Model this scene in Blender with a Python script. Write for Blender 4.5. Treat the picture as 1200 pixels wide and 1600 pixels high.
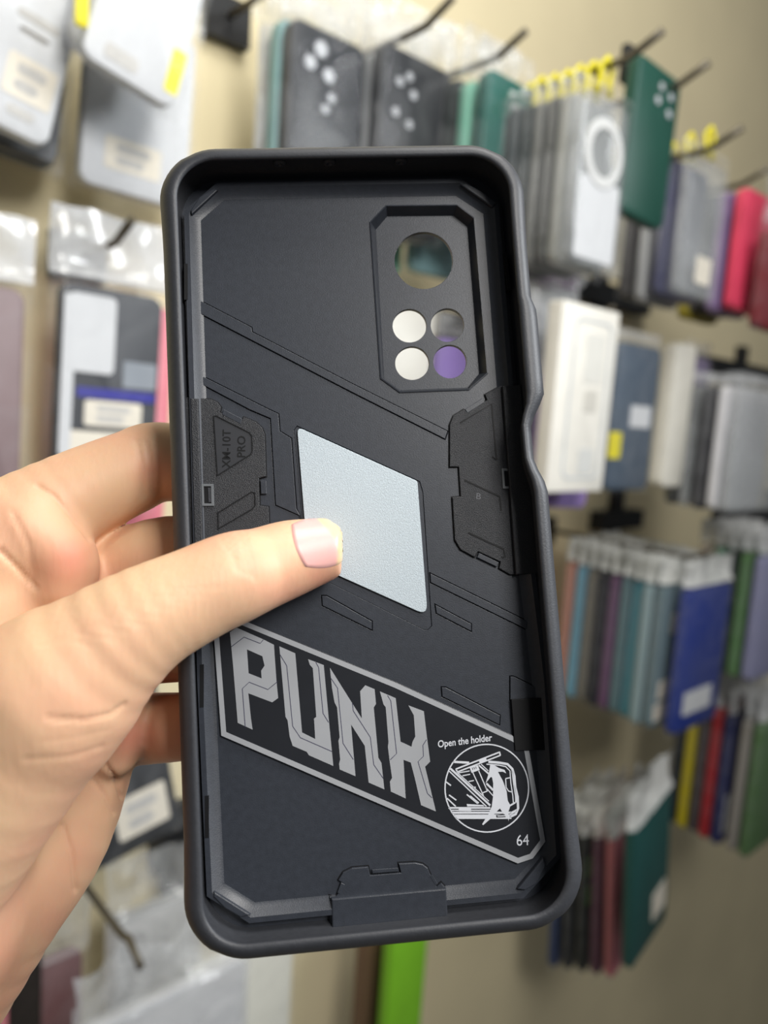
import bpy, math, random
import numpy as np
from mathutils import Vector, Matrix, noise
from mathutils.bvhtree import BVHTree

for o in list(bpy.data.objects):
    bpy.data.objects.remove(o)
S = bpy.context.scene
COL = S.collection
random.seed(7)

# ------------------------------------------------------------------ camera
F = 1200.0                       # focal length in pixels of the 1200x1600 frame
CAM = Vector((0.0, 0.0, 1.70))
YAW, PITCH, ROLL = math.radians(42), math.radians(7.5), math.radians(4.0)
fwd = Vector((math.sin(YAW) * math.cos(PITCH), math.cos(YAW) * math.cos(PITCH), -math.sin(PITCH)))
r0 = Vector((math.cos(YAW), -math.sin(YAW), 0))
u0 = r0.cross(fwd)
right = r0 * math.cos(ROLL) + u0 * math.sin(ROLL)
up = u0 * math.cos(ROLL) - r0 * math.sin(ROLL)
MC = Matrix((right, up, -fwd)).transposed().to_4x4()
MC.translation = CAM
cd = bpy.data.cameras.new('camera')
cam = bpy.data.objects.new('camera', cd)
COL.objects.link(cam)
cam.matrix_world = MC
cd.sensor_fit = 'VERTICAL'
cd.sensor_height = 36
cd.lens = 27
cd.clip_start = 0.01
cd.dof.use_dof = True
cd.dof.focus_distance = 0.170
cd.dof.aperture_fstop = 27 / 2.9      # a phone lens: about 3 mm of opening
S.camera = cam

# ------------------------------------------------------------------ world, lights, exposure
w = bpy.data.worlds.new('world')
S.world = w
w.use_nodes = True
w.node_tree.nodes['Background'].inputs[0].default_value = (0.92, 0.96, 1.0, 1)
w.node_tree.nodes['Background'].inputs[1].default_value = 0.10


def area(name, loc, target, size, power, color=(1, 1, 1), sy=None):
    l = bpy.data.lights.new(name, 'AREA')
    l.energy = power
    l.color = color
    l.size = size
    if sy:
        l.shape = 'RECTANGLE'
        l.size_y = sy
    o = bpy.data.objects.new(name, l)
    COL.objects.link(o)
    o.location = loc
    o.rotation_euler = (Vector(target) - Vector(loc)).to_track_quat('-Z', 'Y').to_euler()
    return o


# ceiling panels of the shop: one behind the photographer, one above the display wall
area('ceiling_panel_light_behind', (0.05, -0.60, 2.25), (0.11, 0.13, 1.68), 0.34, 8.8, (1.0, 0.97, 0.93))
area('ceiling_panel_light_wall', (0.30, 0.0, 2.60), (0.58, 0.6, 1.65), 0.5, 8.2, (1.0, 0.97, 0.91))
lr = area('ceiling_panel_light_aisle', (1.15, -0.75, 2.35), (0.12, 0.12, 1.66), 0.5, 2.6, (0.95, 0.98, 1.0))
lr.data.spread = math.radians(60)
S.view_settings.view_transform = 'Standard'
S.view_settings.look = 'None'
S.view_settings.exposure = 0.0
S.view_settings.gamma = 1
S.view_settings.use_curve_mapping = False
S.cycles.transparent_max_bounces = 40


# ------------------------------------------------------------------ helpers
def lin(c):
    return tuple(((v / 255) / 12.92 if v / 255 <= 0.04045 else ((v / 255 + 0.055) / 1.055) ** 2.4) for v in c)


MATS = {}


def mat(name, rgb, rough=0.5, spec=0.5, metal=0.0, var=0.06, scale=200, bump=0.0, bscale=900, sss=0.0, coat=0.0):
    """procedural material: base colour with a slight noise variation and optional fine relief"""
    if name in MATS:
        return MATS[name]
    m = bpy.data.materials.new(name)
    m.use_nodes = True
    nt = m.node_tree
    b = nt.nodes['Principled BSDF']
    c = lin(rgb)
    tc = nt.nodes.new('ShaderNodeTexCoord')
    n = nt.nodes.new('ShaderNodeTexNoise')
    n.inputs['Scale'].default_value = scale
    n.inputs['Detail'].default_value = 4
    nt.links.new(tc.outputs['Object'], n.inputs['Vector'])
    r = nt.nodes.new('ShaderNodeValToRGB')
    r.color_ramp.elements[0].position = 0.3
    r.color_ramp.elements[1].position = 0.7
    r.color_ramp.elements[0].color = tuple(v * (1 - var) for v in c) + (1,)
    r.color_ramp.elements[1].color = tuple(min(1, v * (1 + var)) for v in c) + (1,)
    nt.links.new(n.outputs['Fac'], r.inputs['Fac'])
    nt.links.new(r.outputs['Color'], b.inputs['Base Color'])
    b.inputs['Roughness'].default_value = rough
    b.inputs['Specular IOR Level'].default_value = spec
    b.inputs['Metallic'].default_value = metal
    b.inputs['Coat Weight'].default_value = coat
    if sss:
        b.inputs['Subsurface Weight'].default_value = sss
        b.inputs['Subsurface Scale'].default_value = 0.004
    if bump:
        n2 = nt.nodes.new('ShaderNodeTexNoise')
        n2.inputs['Scale'].default_value = bscale
        n2.inputs['Detail'].default_value = 3
        nt.links.new(tc.outputs['Object'], n2.inputs['Vector'])
        bp = nt.nodes.new('ShaderNodeBump')
        bp.inputs['Strength'].default_value = bump
        bp.inputs['Distance'].default_value = 0.0003
        nt.links.new(n2.outputs['Fac'], bp.inputs['Height'])
        nt.links.new(bp.outputs['Normal'], b.inputs['Normal'])
    MATS[name] = m
    return m


def film(name, rgb, lo, hi, scale=25, rough=0.12):
    """clear plastic film: transparent mixed with a glossy whitish sheet, whiter along its wrinkles"""
    m = bpy.data.materials.new(name)
    m.use_nodes = True
    nt = m.node_tree
    b = nt.nodes['Principled BSDF']
    b.inputs['Base Color'].default_value = lin(rgb) + (1,)
    b.inputs['Roughness'].default_value = rough
    b.inputs['Specular IOR Level'].default_value = 0.9
    t = nt.nodes.new('ShaderNodeBsdfTransparent')
    mx = nt.nodes.new('ShaderNodeMixShader')
    tc = nt.nodes.new('ShaderNodeTexCoord')
    n = nt.nodes.new('ShaderNodeTexNoise')
    n.inputs['Scale'].default_value = scale
    n.inputs['Detail'].default_value = 5
    n.inputs['Distortion'].default_value = 1.2
    nt.links.new(tc.outputs['Object'], n.inputs['Vector'])
    mr = nt.nodes.new('ShaderNodeMapRange')
    mr.inputs['From Min'].default_value = 0.35
    mr.inputs['From Max'].default_value = 0.7
    mr.inputs['To Min'].default_value = lo
    mr.inputs['To Max'].default_value = hi
    nt.links.new(n.outputs['Fac'], mr.inputs['Value'])
    nt.links.new(mr.outputs['Result'], mx.inputs['Fac'])
    nt.links.new(t.outputs[0], mx.inputs[1])
    nt.links.new(b.outputs[0], mx.inputs[2])
    nt.links.new(mx.outputs[0], nt.nodes['Material Output'].inputs['Surface'])
    return m


def obj(name, verts, faces, m, parent=None, smooth=False, scale=1.0):
    me = bpy.data.meshes.new(name)
    me.from_pydata([tuple(c * scale for c in v) for v in verts], [], faces)
    me.update()
    if smooth:
        me.polygons.foreach_set('use_smooth', [True] * len(me.polygons))
        if smooth == 'auto':
            me.set_sharp_from_angle(angle=math.radians(35))
    me.materials.append(m)
    o = bpy.data.objects.new(name, me)
    COL.objects.link(o)
    if parent:
        o.parent = parent
    return o


def empty(name, M, label, cat, group=None):
    o = bpy.data.objects.new(name, None)
    o.empty_display_size = 0.01
    COL.objects.link(o)
    o.matrix_world = M
    tag(o, label, cat, group)
    return o


def tag(o, label, cat, group=None):
    o['label'] = label
    o['category'] = cat
    if group:
        o['group'] = group


def loft(loops, cap0=True, cap1=True):
    v, f = [], []
    n = len(loops[0])
    for l in loops:
        v += list(l)
    for i in range(len(loops) - 1):
        for k in range(n):
            a, b = i * n + k, i * n + (k + 1) % n
            f.append((a, b, b + n, a + n))
    if cap0:
        f.append(tuple(reversed(range(n))))
    if cap1:
        f.append(tuple(range((len(loops) - 1) * n, len(loops) * n)))
    return v, f


def rrect(wd, ht, r, k=8):
    r = max(r, 0.05)
    p = []
    for cx, cy, a0 in ((wd / 2 - r, ht / 2 - r, 0), (-wd / 2 + r, ht / 2 - r, 90), (-wd / 2 + r, -ht / 2 + r, 180), (wd / 2 - r, -ht / 2 + r, 270)):
        for i in range(k + 1):
            a = math.radians(a0 + 90 * i / k)
            p.append((cx + r * math.cos(a), cy + r * math.sin(a)))
    return p


def boxv(x0, x1, y0, y1, z0, z1):
    v = [(x, y, z) for z in (z0, z1) for y in (y0, y1) for x in (x0, x1)]
    f = [(0, 2, 3, 1), (4, 5, 7, 6), (0, 1, 5, 4), (2, 6, 7, 3), (0, 4, 6, 2), (1, 3, 7, 5)]
    return v, f


def tube(pts, rad, k=8):
    """swept round bar through points (Vectors); rad number or list"""
    loops = []
    pts = [Vector(p) for p in pts]
    ref = None
    for i, p in enumerate(pts):
        d = (pts[min(i + 1, len(pts) - 1)] - pts[max(i - 1, 0)]).normalized()
        if ref is None:
            ref = d.orthogonal().normalized()
        a = (ref - d * ref.dot(d)).normalized()
        ref = a
        b = d.cross(a)
        rr = rad[i] if isinstance(rad, (list, tuple)) else rad
        loops.append([tuple(p + (a * math.cos(2 * math.pi * j / k) + b * math.sin(2 * math.pi * j / k)) * rr) for j in range(k)])
    return loft(loops)


def fill(polys, z0, z1, bev=0.0):
    """flat plate with holes (nested outlines, mm), from z0 to z1, with bevelled edges -> verts, faces"""
    cu = bpy.data.curves.new('tmp', 'CURVE')
    cu.dimensions = '2D'
    cu.fill_mode = 'BOTH'
    cu.extrude = (z1 - z0) / 2 - bev
    cu.bevel_depth = bev
    cu.bevel_resolution = 1
    cu.offset = -bev
    for p in polys:
        s = cu.splines.new('POLY')
        s.points.add(len(p) - 1)
        for i, q in enumerate(p):
            s.points[i].co = (q[0], q[1], 0, 1)
        s.use_cyclic_u = True
    o = bpy.data.objects.new('tmp', cu)
    COL.objects.link(o)
    bpy.context.view_layer.update()
    me = o.evaluated_get(bpy.context.evaluated_depsgraph_get()).to_mesh()
    zc = (z0 + z1) / 2
    v = [(a.co.x, a.co.y, a.co.z + zc) for a in me.vertices]
    f = [tuple(p.vertices) for p in me.polygons]
    bpy.data.objects.remove(o)
    bpy.data.curves.remove(cu)
    return v, f


def text_mesh(body, extrude=0.0, bold=0.0):
    cu = bpy.data.curves.new('tmp', 'FONT')
    cu.body = body
    cu.size = 1
    cu.offset = bold
    cu.resolution_u = 3
    o = bpy.data.objects.new('tmp', cu)
    COL.objects.link(o)
    bpy.context.view_layer.update()
    me = o.evaluated_get(bpy.context.evaluated_depsgraph_get()).to_mesh()
    v = [tuple(a.co) for a in me.vertices]
    f = [tuple(p.vertices) for p in me.polygons]
    bpy.data.objects.remove(o)
    bpy.data.curves.remove(cu)
    return v, f


def ray(px, py):
    return fwd + right * ((px - 600) / F) + up * ((800 - py) / F)


def onY(px, py, Y):
    """point of the vertical plane y = Y (parallel to the wall) seen at a pixel"""
    d = ray(px, py)
    return CAM + d * (Y / d.y)


# ------------------------------------------------------------------ structure
WALL = 0.64
m_wall = mat('cream_wall_paint', (232, 220, 184), 0.7, 0.3, var=0.05, scale=6, bump=0.25, bscale=120)
m_floor = mat('grey_floor_tile', (150, 146, 140), 0.4, 0.5, var=0.1, scale=4)
o = obj('wall_back', *boxv(-3.0, 8.0, WALL, WALL + 0.1, 0, 3.0), m_wall)
o['kind'] = 'structure'
o = obj('floor', *boxv(-3.0, 8.0, -3.0, WALL, -0.05, 0), m_floor)
o['kind'] = 'structure'

# ================================================================== PHONE CASE IN THE HAND (mm, local)
def rod(wv):
    th = np.linalg.norm(wv)
    k = wv / th
    K = np.array([[0, -k[2], k[1]], [k[2], 0, -k[0]], [-k[1], k[0], 0]])
    return np.eye(3) + math.sin(th) * K + (1 - math.cos(th)) * K @ K


RC = rod(np.array([-0.1071, 0.0813, 0.0588]))
TC = np.array([-0.0045, -0.0034, -0.1717]) * 1000.0     # mm, camera space
CW, CH = 81.5, 172.0


def L(px, py, z=0.0):
    """pixel -> case-local (x, y) in mm on the case plane at height z"""
    d = RC.T @ np.array([(px - 600) / F, (800 - py) / F, -1.0])
    o_ = RC.T @ (-TC)
    s = (z - o_[2]) / d[2]
    p = o_ + d * s
    return (p[0], p[1])


def case_depth(px, py, z=0.0):
    """camera depth in mm of the case plane at height z, seen at a pixel"""
    x, y = L(px, py, z)
    p = RC @ np.array([x, y, z]) + TC
    return -p[2]


MP = Matrix([[*RC[i], TC[i] * 0.001] for i in range(3)] + [[0, 0, 0, 1]])
MCASE = MC @ MP
case = empty('phone_case', MCASE, 'open black rugged phone case, inside facing out, held between thumb and fingers', 'phone case')

m_tpu = mat('black_soft_bumper', (54, 56, 61), 0.48, 0.45, var=0.08, scale=900, bump=0.15, bscale=2500)
m_pc = mat('black_hard_shell', (50, 54, 62), 0.40, 0.5, var=0.10, scale=700, bump=0.10, bscale=3500)
m_grain = mat('black_grained_plastic', (36, 38, 43), 0.46, 0.5, var=0.35, scale=4000, bump=0.6, bscale=5000)
m_dark = mat('black_tab_gap_shade', (14, 15, 18), 0.6, 0.3)  # black paints the shade in gaps, slots and openings; rubber tab uses it too
m_plate = mat('silver_metal_plate', (190, 202, 210), 0.5, 0.5, metal=0.25, var=0.13, scale=3500, bump=0.25, bscale=5000)
m_glossy = mat('black_gloss_label', (36, 38, 43), 0.3, 0.5, var=0.05)
m_silver = mat('silver_print', (176, 179, 184), 0.42, 0.4, metal=0.25, var=0.05, scale=60)
m_white = mat('white_print', (214, 218, 226), 0.5, 0.3, var=0.03)
m_line = mat('dark_print_line', (62, 62, 84), 0.5, 0.3, var=0.03)
MM = 0.001


def P(pts, z=0.0):
    return [L(a, b, z) for a, b in pts]


def area2(p):
    return sum(p[i][0] * p[(i + 1) % len(p)][1] - p[(i + 1) % len(p)][0] * p[i][1] for i in range(len(p))) / 2


def offset_poly(p, d):
    """grow (d>0) or shrink a closed polygon by d"""
    if area2(p) < 0:
        p = p[::-1]
    n = len(p)
    out = []
    for i in range(n):
        a, b, c = p[i - 1], p[i], p[(i + 1) % n]
        e1 = (b[0] - a[0], b[1] - a[1])
        e2 = (c[0] - b[0], c[1] - b[1])
        l1, l2 = math.hypot(*e1) or 1e-9, math.hypot(*e2) or 1e-9
        n1 = (e1[1] / l1, -e1[0] / l1)
        n2 = (e2[1] / l2, -e2[0] / l2)
        k = 1 + n1[0] * n2[0] + n1[1] * n2[1]
        k = max(k, 0.35)
        out.append((b[0] + d * (n1[0] + n2[0]) / k, b[1] + d * (n1[1] + n2[1]) / k))
    return out


def round_poly(p, r, k=5):
    """round the corners of a polygon; r = number or per-vertex list"""
    n = len(p)
    out = []
    for i in range(n):
        a, b, c = Vector(p[i - 1]), Vector(p[i]), Vector(p[(i + 1) % n])
        rr = r[i] if isinstance(r, (list, tuple)) else r
        if rr <= 0:
            out.append(tuple(b))
            continue
        t = min(rr, (a - b).length * 0.48, (c - b).length * 0.48)
        s, e = b + (a - b).normalized() * t, b + (c - b).normalized() * t
        for j in range(k + 1):
            q = j / k
            out.append(tuple(s * (1 - q) ** 2 + b * 2 * q * (1 - q) + e * q * q))
    return out


def plate(name, polys, z0, z1, m, parent=None, bev=0.0, smooth=False):
    return obj(name, *fill(polys, z0, z1, bev), m, parent or case, smooth, MM)


# ---- bumper: lofted rounded frame with the waisted button recess on its right side
yA, yB, yC, yD = (L(840, v, 6)[1] for v in (480, 628, 668, 770))


def sst(a, b, v):
    t = max(0, min(1, (v - a) / (b - a)))
    return t * t * (3 - 2 * t)


def frame_loop(inset, z, outer, r0c=12.5):
    wd, ht = CW - 2 * inset, CH - 2 * inset
    r = max(r0c - inset, 2.0)
    base = rrect(wd, ht, r, 12)
    pts = []
    n = len(base)
    for i in range(n):           # resample long sides so that the recess can bend them
        a, b = base[i], base[(i + 1) % n]
        d = math.hypot(b[0] - a[0], b[1] - a[1])
        k = 60 if d > 100 else (24 if d > 40 else 1)
        for j in range(k):
            t = j / k
            pts.append((a[0] + (b[0] - a[0]) * t, a[1] + (b[1] - a[1]) * t))
    res = []
    for x, y in pts:
        if x > wd / 2 - 3 and abs(y) < ht / 2 - r + 1:
            dip = sst(yB + 1.0, yC + 0.5, y) if y > yC else 1 - sst(yC - 6, yD, y) if y < yC - 6 else 1.0
            dip = (1 - sst(yC, yB, y)) * sst(yD, yC - 6.5, y)
            bul = (1 - sst(yA - 1.2, yA + 1.2, y)) * sst(yB - 1, yB + 1, y)
            x -= dip * (2.6 * outer + 1.5 * (1 - outer))
            x += bul * 1.0 * outer
        # corners flare out slightly
        cfl = sst(60, 80, abs(y)) * 0.5 * outer
        if abs(x) > wd / 2 - 5:
            x += math.copysign(cfl, x)
        res.append((x, y, z))
    return res


prof = [(2.2, -2.6, 1), (0.9, -2.0, 1), (0.2, -0.6, 1), (0.0, 1.2, 1), (0.0, 5.4, 1), (0.15, 6.6, 1), (0.6, 7.7, .95), (1.3, 8.6, .85),
        (2.1, 9.2, .7), (2.9, 9.45, .5), (3.5, 9.4, .3), (3.85, 9.15, .15), (3.95, 8.7, .1), (3.7, 8.1, .1), (3.0, 7.4, .1),
        (2.5, 6.2, 0), (2.4, 3.5, 0), (2.55, 1.6, 0), (2.9, 0.4, 0), (3.2, -0.7, 0)]
v, f = loft([frame_loop(i, z, k) for i, z, k in prof], False, False)
obj('bumper_frame', v, f, m_tpu, case, True, MM)

# ---- floor outline of the hard shell (octagon) and its raised lip
octo = P([(344, 297), (716, 291), (770, 326), (795, 640), (847, 1060), (866, 1332), (812, 1391), (697, 1402), (515, 1417), (393, 1429), (333, 1391), (318, 1060), (306, 640), (297, 338)])
octo_wide = offset_poly(octo, 0.3)

# camera window well
well_rim = P([(579.5, 348), (603.7, 323), (713.7, 322), (740, 342), (760.5, 583), (732, 608), (625, 612), (596, 591)])
WZ = -2.3
well_floor = P([(587, 359), (605, 338), (709, 337), (730, 354), (748.6, 584), (731, 606), (625, 610), (600, 591)], WZ)

# latches
latch_l = P([(270, 622), (329, 624), (340, 629), (346, 637), (344, 645), (376, 661), (381, 652), (400, 660), (410, 669), (414, 680), (416, 745),
             (405, 748), (406, 790), (420, 792), (422, 850), (416, 866), (392, 882), (378, 893), (355, 900), (275, 902)])
latch_r = P([(860, 600), (781, 604), (757, 617), (760, 626), (729, 645), (724, 640), (708, 650), (702, 664), (702, 730), (716, 730), (719, 776), (706, 777),
             (710, 844), (719, 859), (741, 871), (746, 862), (781, 878), (779, 888), (796, 898), (880, 895)])
latch_b = P([(517, 1470), (515, 1399), (523, 1402), (538, 1380), (528.5, 1374), (536, 1362), (550, 1355), (575, 1353), (578, 1366), (626, 1362), (622.5, 1348),
             (648, 1346.6), (660, 1349), (668, 1355), (671, 1363), (682, 1384), (689, 1378), (696, 1386), (698, 1470)])


def clampp(p):
    return [(max(-38.5, min(38.5 if b_ > 0 else 38.7, a_)), max(-83.7, b_)) for a_, b_ in p]


latch_l, latch_r, latch_b = clampp(latch_l), clampp(latch_r), clampp(latch_b)


def gap(p, d=0.2):
    return offset_poly(p, d)


bands = {
    'upper_band': P([(301, 464), (393, 512), (394, 519), (550, 600), (699, 674), (695, 686), (550, 613), (303, 485)]),
    'frame_band': P([(306, 583), (418, 639), (435, 647), (437, 674), (455, 685), (463, 795), (469, 806), (431, 789), (423, 654), (390, 640), (307, 596)]),
    'lower_band': P([(672, 896), (824, 971), (822, 983), (673, 910)]),
    'rib': P([(503, 931), (510, 931), (581, 971), (581, 984), (504, 946)]),
    'rib.001': P([(680, 945), (736, 975), (736, 986), (682, 958)]),
    'rib.002': P([(690, 1074), (696, 1074), (781, 1118), (780, 1132), (691, 1088)]),
    'tab_outline': P([(797, 1057), (802, 1057), (850, 1080), (850, 1100), (797, 1094)]),
}
diamond = P([(464, 667), (652, 752), (668, 962), (481, 878)])
recess = P([(459, 672), (464, 665), (656, 752), (661, 768), (675, 978), (669, 984), (662, 984), (478, 892)])

pc_holes = [well_rim, recess] + [gap(b) for k, b in bands.items()]
# the hard shell floor, cut around the latches: the outline walks round them
panel = P([(344, 297), (716, 291), (770, 326), (790, 602)]) 
panel = plate('back_panel', [octo_wide] + pc_holes, -0.7, 0.0, m_pc, bev=0.05)
base_outline = [(x, y) for x, y, z in frame_loop(2.6, 0, 0)]
plate('back_base', [base_outline, offset_poly(well_rim, 0.05)], -2.2, -0.75, m_pc)

# lip round the floor: a concave fillet that climbs to the side wall
lips = []
for q in range(7):
    a = q / 6
    lips.append([(x, y, 1.5 * a ** 1.35 + 0.03) for x, y in offset_poly(octo, -2.4 + 2.4 * a)])
lips.append([(x, y, 1.5) for x, y in offset_poly(octo, 1.1)])
lips.append([(x, y, -0.4) for x, y in offset_poly(octo, 1.15)])
v, f = loft(lips, False, False)
obj('shell_lip', v, f, m_pc, case, 'auto', MM)

# camera well walls and lens plate
rim = [(x, y, 0.22) for x, y in offset_poly(well_rim, 0.30)]
v, f = loft([[(x, y, -0.3) for x, y in offset_poly(well_rim, 0.42)], rim, [(x, y, 0.30) for x, y in offset_poly(well_rim, 0.0)],
             [(x, y, WZ) for x, y in (well_floor if area2(well_floor) > 0 else well_floor[::-1])],
             [(x, y, WZ - 1.2) for x, y in (well_floor if area2(well_floor) > 0 else well_floor[::-1])]], False, False)
win = obj('camera_window', v, f, m_pc, case, False, MM)


def circ(cx, cy, rx, ry, z, n=48):
    return P([(cx + rx * math.cos(2 * math.pi * i / n), cy + ry * math.sin(2 * math.pi * i / n)) for i in range(n)], z)


holes = [circ(662, 407, 45.5, 44.5, WZ), circ(640, 509, 26.5, 26, WZ), circ(699, 508, 26, 26, WZ), circ(644, 567.5, 26.5, 26, WZ), circ(703, 565, 26, 26, WZ)]
o = plate('lens_plate', [offset_poly(well_floor, 0.02)] + holes, WZ - 1.1, WZ, m_pc, bev=0.06)
o.parent = win

for k, b in bands.items():
    plate(k, [b], -0.6, 0.26, m_pc, bev=0.09)

# latches: grained soft plastic standing a little proud, each on a black plate that paints its gap's shade
for nm, p in (('left', latch_l), ('right', latch_r), ('bottom', latch_b)):
    q = clampp(offset_poly(p, 0.22))
    plate('latch_gap_shade', [q], -0.2, 0.06, m_dark)
lt_l = plate('side_latch', [latch_l], -0.3, 0.6, m_grain, bev=0.16)
lt_r = plate('side_latch', [latch_r], -0.3, 0.6, m_grain, bev=0.16)
lt_b = plate('bottom_latch', [latch_b], -0.3, 0.6, m_pc, bev=0.16)
LZ = 0.6
# where a latch reaches the side wall it runs up over the lip
for par, pts, mm_ in ((lt_l, [(297, 622), (310, 623), (319, 902), (305, 902)], m_grain), (lt_r, [(785, 603), (814, 601), (842, 896), (806, 898)], m_grain),
                      (lt_b, [(518, 1404), (697, 1388), (700, 1437), (519, 1452)], m_pc)):
    pz = clampp(P(pts, 1.5))
    g = plate('latch_flap', [pz], 0.2, 1.72, mm_, bev=0.3)
    g.parent = par


def relief(parent, polys, h=0.16, m=None, name='relief', bev=0.05, z=LZ):
    o = plate(name, polys, z - 0.1, z + h, m or m_grain, bev=bev)
    o.parent = parent
    return o


def ridge_ring(pts, wpx, z):
    """outline of a closed figure as a narrow ring"""
    p = P(pts, z)
    return [offset_poly(p, wpx / 14.0), offset_poly(p, -wpx / 14.0)]


def stroke_polys(pts, wpx, z):
    """an open pixel polyline of given pixel width -> polygon in mm"""
    p = P(pts, z)
    hw = wpx / 7.0 / 2
    l, r = [], []
    for i in range(len(p)):
        a, b = p[max(i - 1, 0)], p[min(i + 1, len(p) - 1)]
        d = math.hypot(b[0] - a[0], b[1] - a[1]) or 1
        nx, ny = -(b[1] - a[1]) / d * hw, (b[0] - a[0]) / d * hw
        l.append((p[i][0] + nx, p[i][1] + ny))
        r.append((p[i][0] - nx, p[i][1] - ny))
    return l + r[::-1]


C8 = lambda x, y: (300 + x / 8, 620 + y / 8)
C6 = lambda x, y: (560 + x / 3.53, 600 + y / 3.53)
trap = [C8(272, 245), C8(300, 238), C8(720, 450), C8(748, 490), C8(755, 670), C8(735, 720), C8(318, 985)]
relief(lt_l, ridge_ring(trap, 1.7, LZ), 0.16, m_dark, 'trapezoid_outline', 0.0)
relief(lt_l, [offset_poly(P(trap, LZ), -0.1)], 0.03, mat('smooth_black_recess', (44, 46, 51), 0.5, 0.5), 'trapezoid_recess', 0.0)
slot = [C8(325, 1450), C8(745, 1190), C8(785, 1200), C8(790, 1350), C8(760, 1400), C8(330, 1650)]
relief(lt_l, ridge_ring(slot, 1.7, LZ), 0.14, m_dark, 'slot_outline', 0.0)


def clip_frame(parent, x0, y0, x1, y1, skew):
    pts = [(x0, y0), (x1, y0), (x1 + skew, y1), (x0 + skew, y1)]
    p = P(pts, LZ)
    relief(parent, [offset_poly(p, 0.1), offset_poly(p, -0.45)], 0.3, mat('grey_clip_edge', (104, 108, 112), 0.45, 0.5), 'clip_frame', 0.04)
    relief(parent, [offset_poly(p, -0.45)], 0.03, m_dark, 'clip_opening_shade', 0.0)  # black sheet paints the shade inside the opening
    x = x0 + (x1 - x0) * 0.55
    relief(parent, [P([(x, y0 + 5), (x + 5, y0 + 5), (x + 5 + skew, y1 - 5), (x + skew, y1 - 5)], LZ)], 0.2, m_tpu, 'clip_tongue', 0.04)


clip_frame(lt_l, 315, 757, 333, 790, 1)
clip_frame(lt_r, 784, 733, 802, 763, 2)
for pts in ([C6(560, 215), C6(735, 110), C6(762, 418), C6(740, 400)], [C6(585, 530), C6(780, 620), C6(788, 700)], [C6(605, 820), C6(800, 910), C6(810, 955), C6(790, 955)]):
    relief(lt_r, [stroke_polys(pts, 2.6, LZ)], 0.1, m_dark, 'groove_shade_line', 0.0)  # black strokes paint the shade of grooves
# hinge tabs of the latches
for par, pts in ((lt_l, [(350, 640), (379, 655), (376, 663), (347, 648)]), (lt_l, [(407, 751), (416, 751), (417, 772), (408, 772)]),
                 (lt_r, [(726, 640), (753, 623), (757, 629), (730, 646)]), (lt_r, [(748, 864), (779, 879), (776, 886), (745, 871)]),
                 (lt_b, [(581, 1358), (622, 1355), (623, 1361), (582, 1364)]), (lt_b, [(533, 1378), (527, 1394), (532, 1397), (539, 1381)]),
                 (lt_b, [(675, 1365), (684, 1380), (680, 1383), (671, 1368)])):
    relief(par, [P(pts, 0.3)], 0.35, m_pc, 'hinge_tab', 0.1, 0.3)


def pix_text(body, org, du, dv, z, m, name, parent, th=0.06, bold=0.0):
    """lettering whose baseline runs from pixel org along du (per em) and whose height runs along dv"""
    v, f = text_mesh(body, bold=bold)
    out = []
    for x, y, _ in v:
        a, b = L(org[0] + x * du[0] + y * dv[0], org[1] + x * du[1] + y * dv[1], z)
        out.append((a, b, z + th))
    o = obj(name, out, f, m, parent, False, MM)
    return o


m_emb = mat('relief_shade_black', (12, 13, 15), 0.4, 0.5)  # near-black colour paints the relief shade of the letters
# moulding marks on the latches, flat letters
pix_text('XM-10T', C8(478, 890), (0.2, -17.5), (-18.0, -0.5), LZ, m_emb, 'moulded_lettering', lt_l, 0.08, 0.01)
pix_text('PRO', C8(665, 765), (0.2, -18.0), (-18.0, -0.5), LZ, m_emb, 'moulded_lettering', lt_l, 0.08, 0.01)
pix_text('B', C6(645, 632), (15, 3), (1.5, -13.5), LZ, mat('moulding_mark', (92, 94, 100), 0.5), 'moulded_letter', lt_r, 0.06)

# metal plate and its tray
plate('plate_tray', [offset_poly(recess, -0.1)], -0.65, -0.25, m_pc)
dp = round_poly(diamond, [1.6, 0.5, 2.6, 1.6])
plate('metal_plate', [dp], -0.3, 0.3, m_plate, bev=0.1)

# black tab over the end of the label, ejector marks, black plates painting the shade of wall slots, microphone bumps
plate('rubber_tab', [P([(799, 1093), (852, 1090), (855, 1172), (805, 1173)], 0.9)], 0.0, 0.95, m_dark, bev=0.08)
for cx, cy, r in ((453, 979, 14), (371, 1183, 14)):
    plate('ejector_mark', [circ(cx, cy, r, r, 0), circ(cx, cy, r - 1.2, r - 1.2, 0)], -0.02, 0.025, m_pc)
for (x, y0, y1) in ((294, 412, 468), (319, 1038, 1105), (327, 1243, 1309)):
    a, b = L(x, y0, 1.6), L(x, y1, 1.6)
    plate('wall_slot_shade', [[(a[0] - 0.9, a[1]), (a[0] - 0.1, a[1]), (b[0] - 0.1, b[1]), (b[0] - 0.9, b[1])]], 0.6, 1.6, m_dark)
a, b = L(783, 398, 1.6), L(789, 455, 1.6)
plate('wall_slot_shade', [[(a[0] + 0.4, a[1]), (a[0] + 1.2, a[1]), (b[0] + 1.2, b[1]), (b[0] + 0.4, b[1])]], 0.6, 2.4, m_dark)
for x in (437, 515, 627):
    cx, cy = L(x, 257, 5.5)
    yw = CH / 2 - 2.45
    lo = []
    for rr, dy in ((1.5, 0.2), (1.4, -0.5), (0.9, -0.8), (0.5, -0.7), (0.4, -0.1)):
        lo.append([(cx + rr * math.cos(t * math.pi / 8), yw + dy, 5.2 + rr * math.sin(t * math.pi / 8)) for t in range(16)])
    obj('microphone_port', *loft(lo), m_tpu, case, True, MM)
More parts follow.
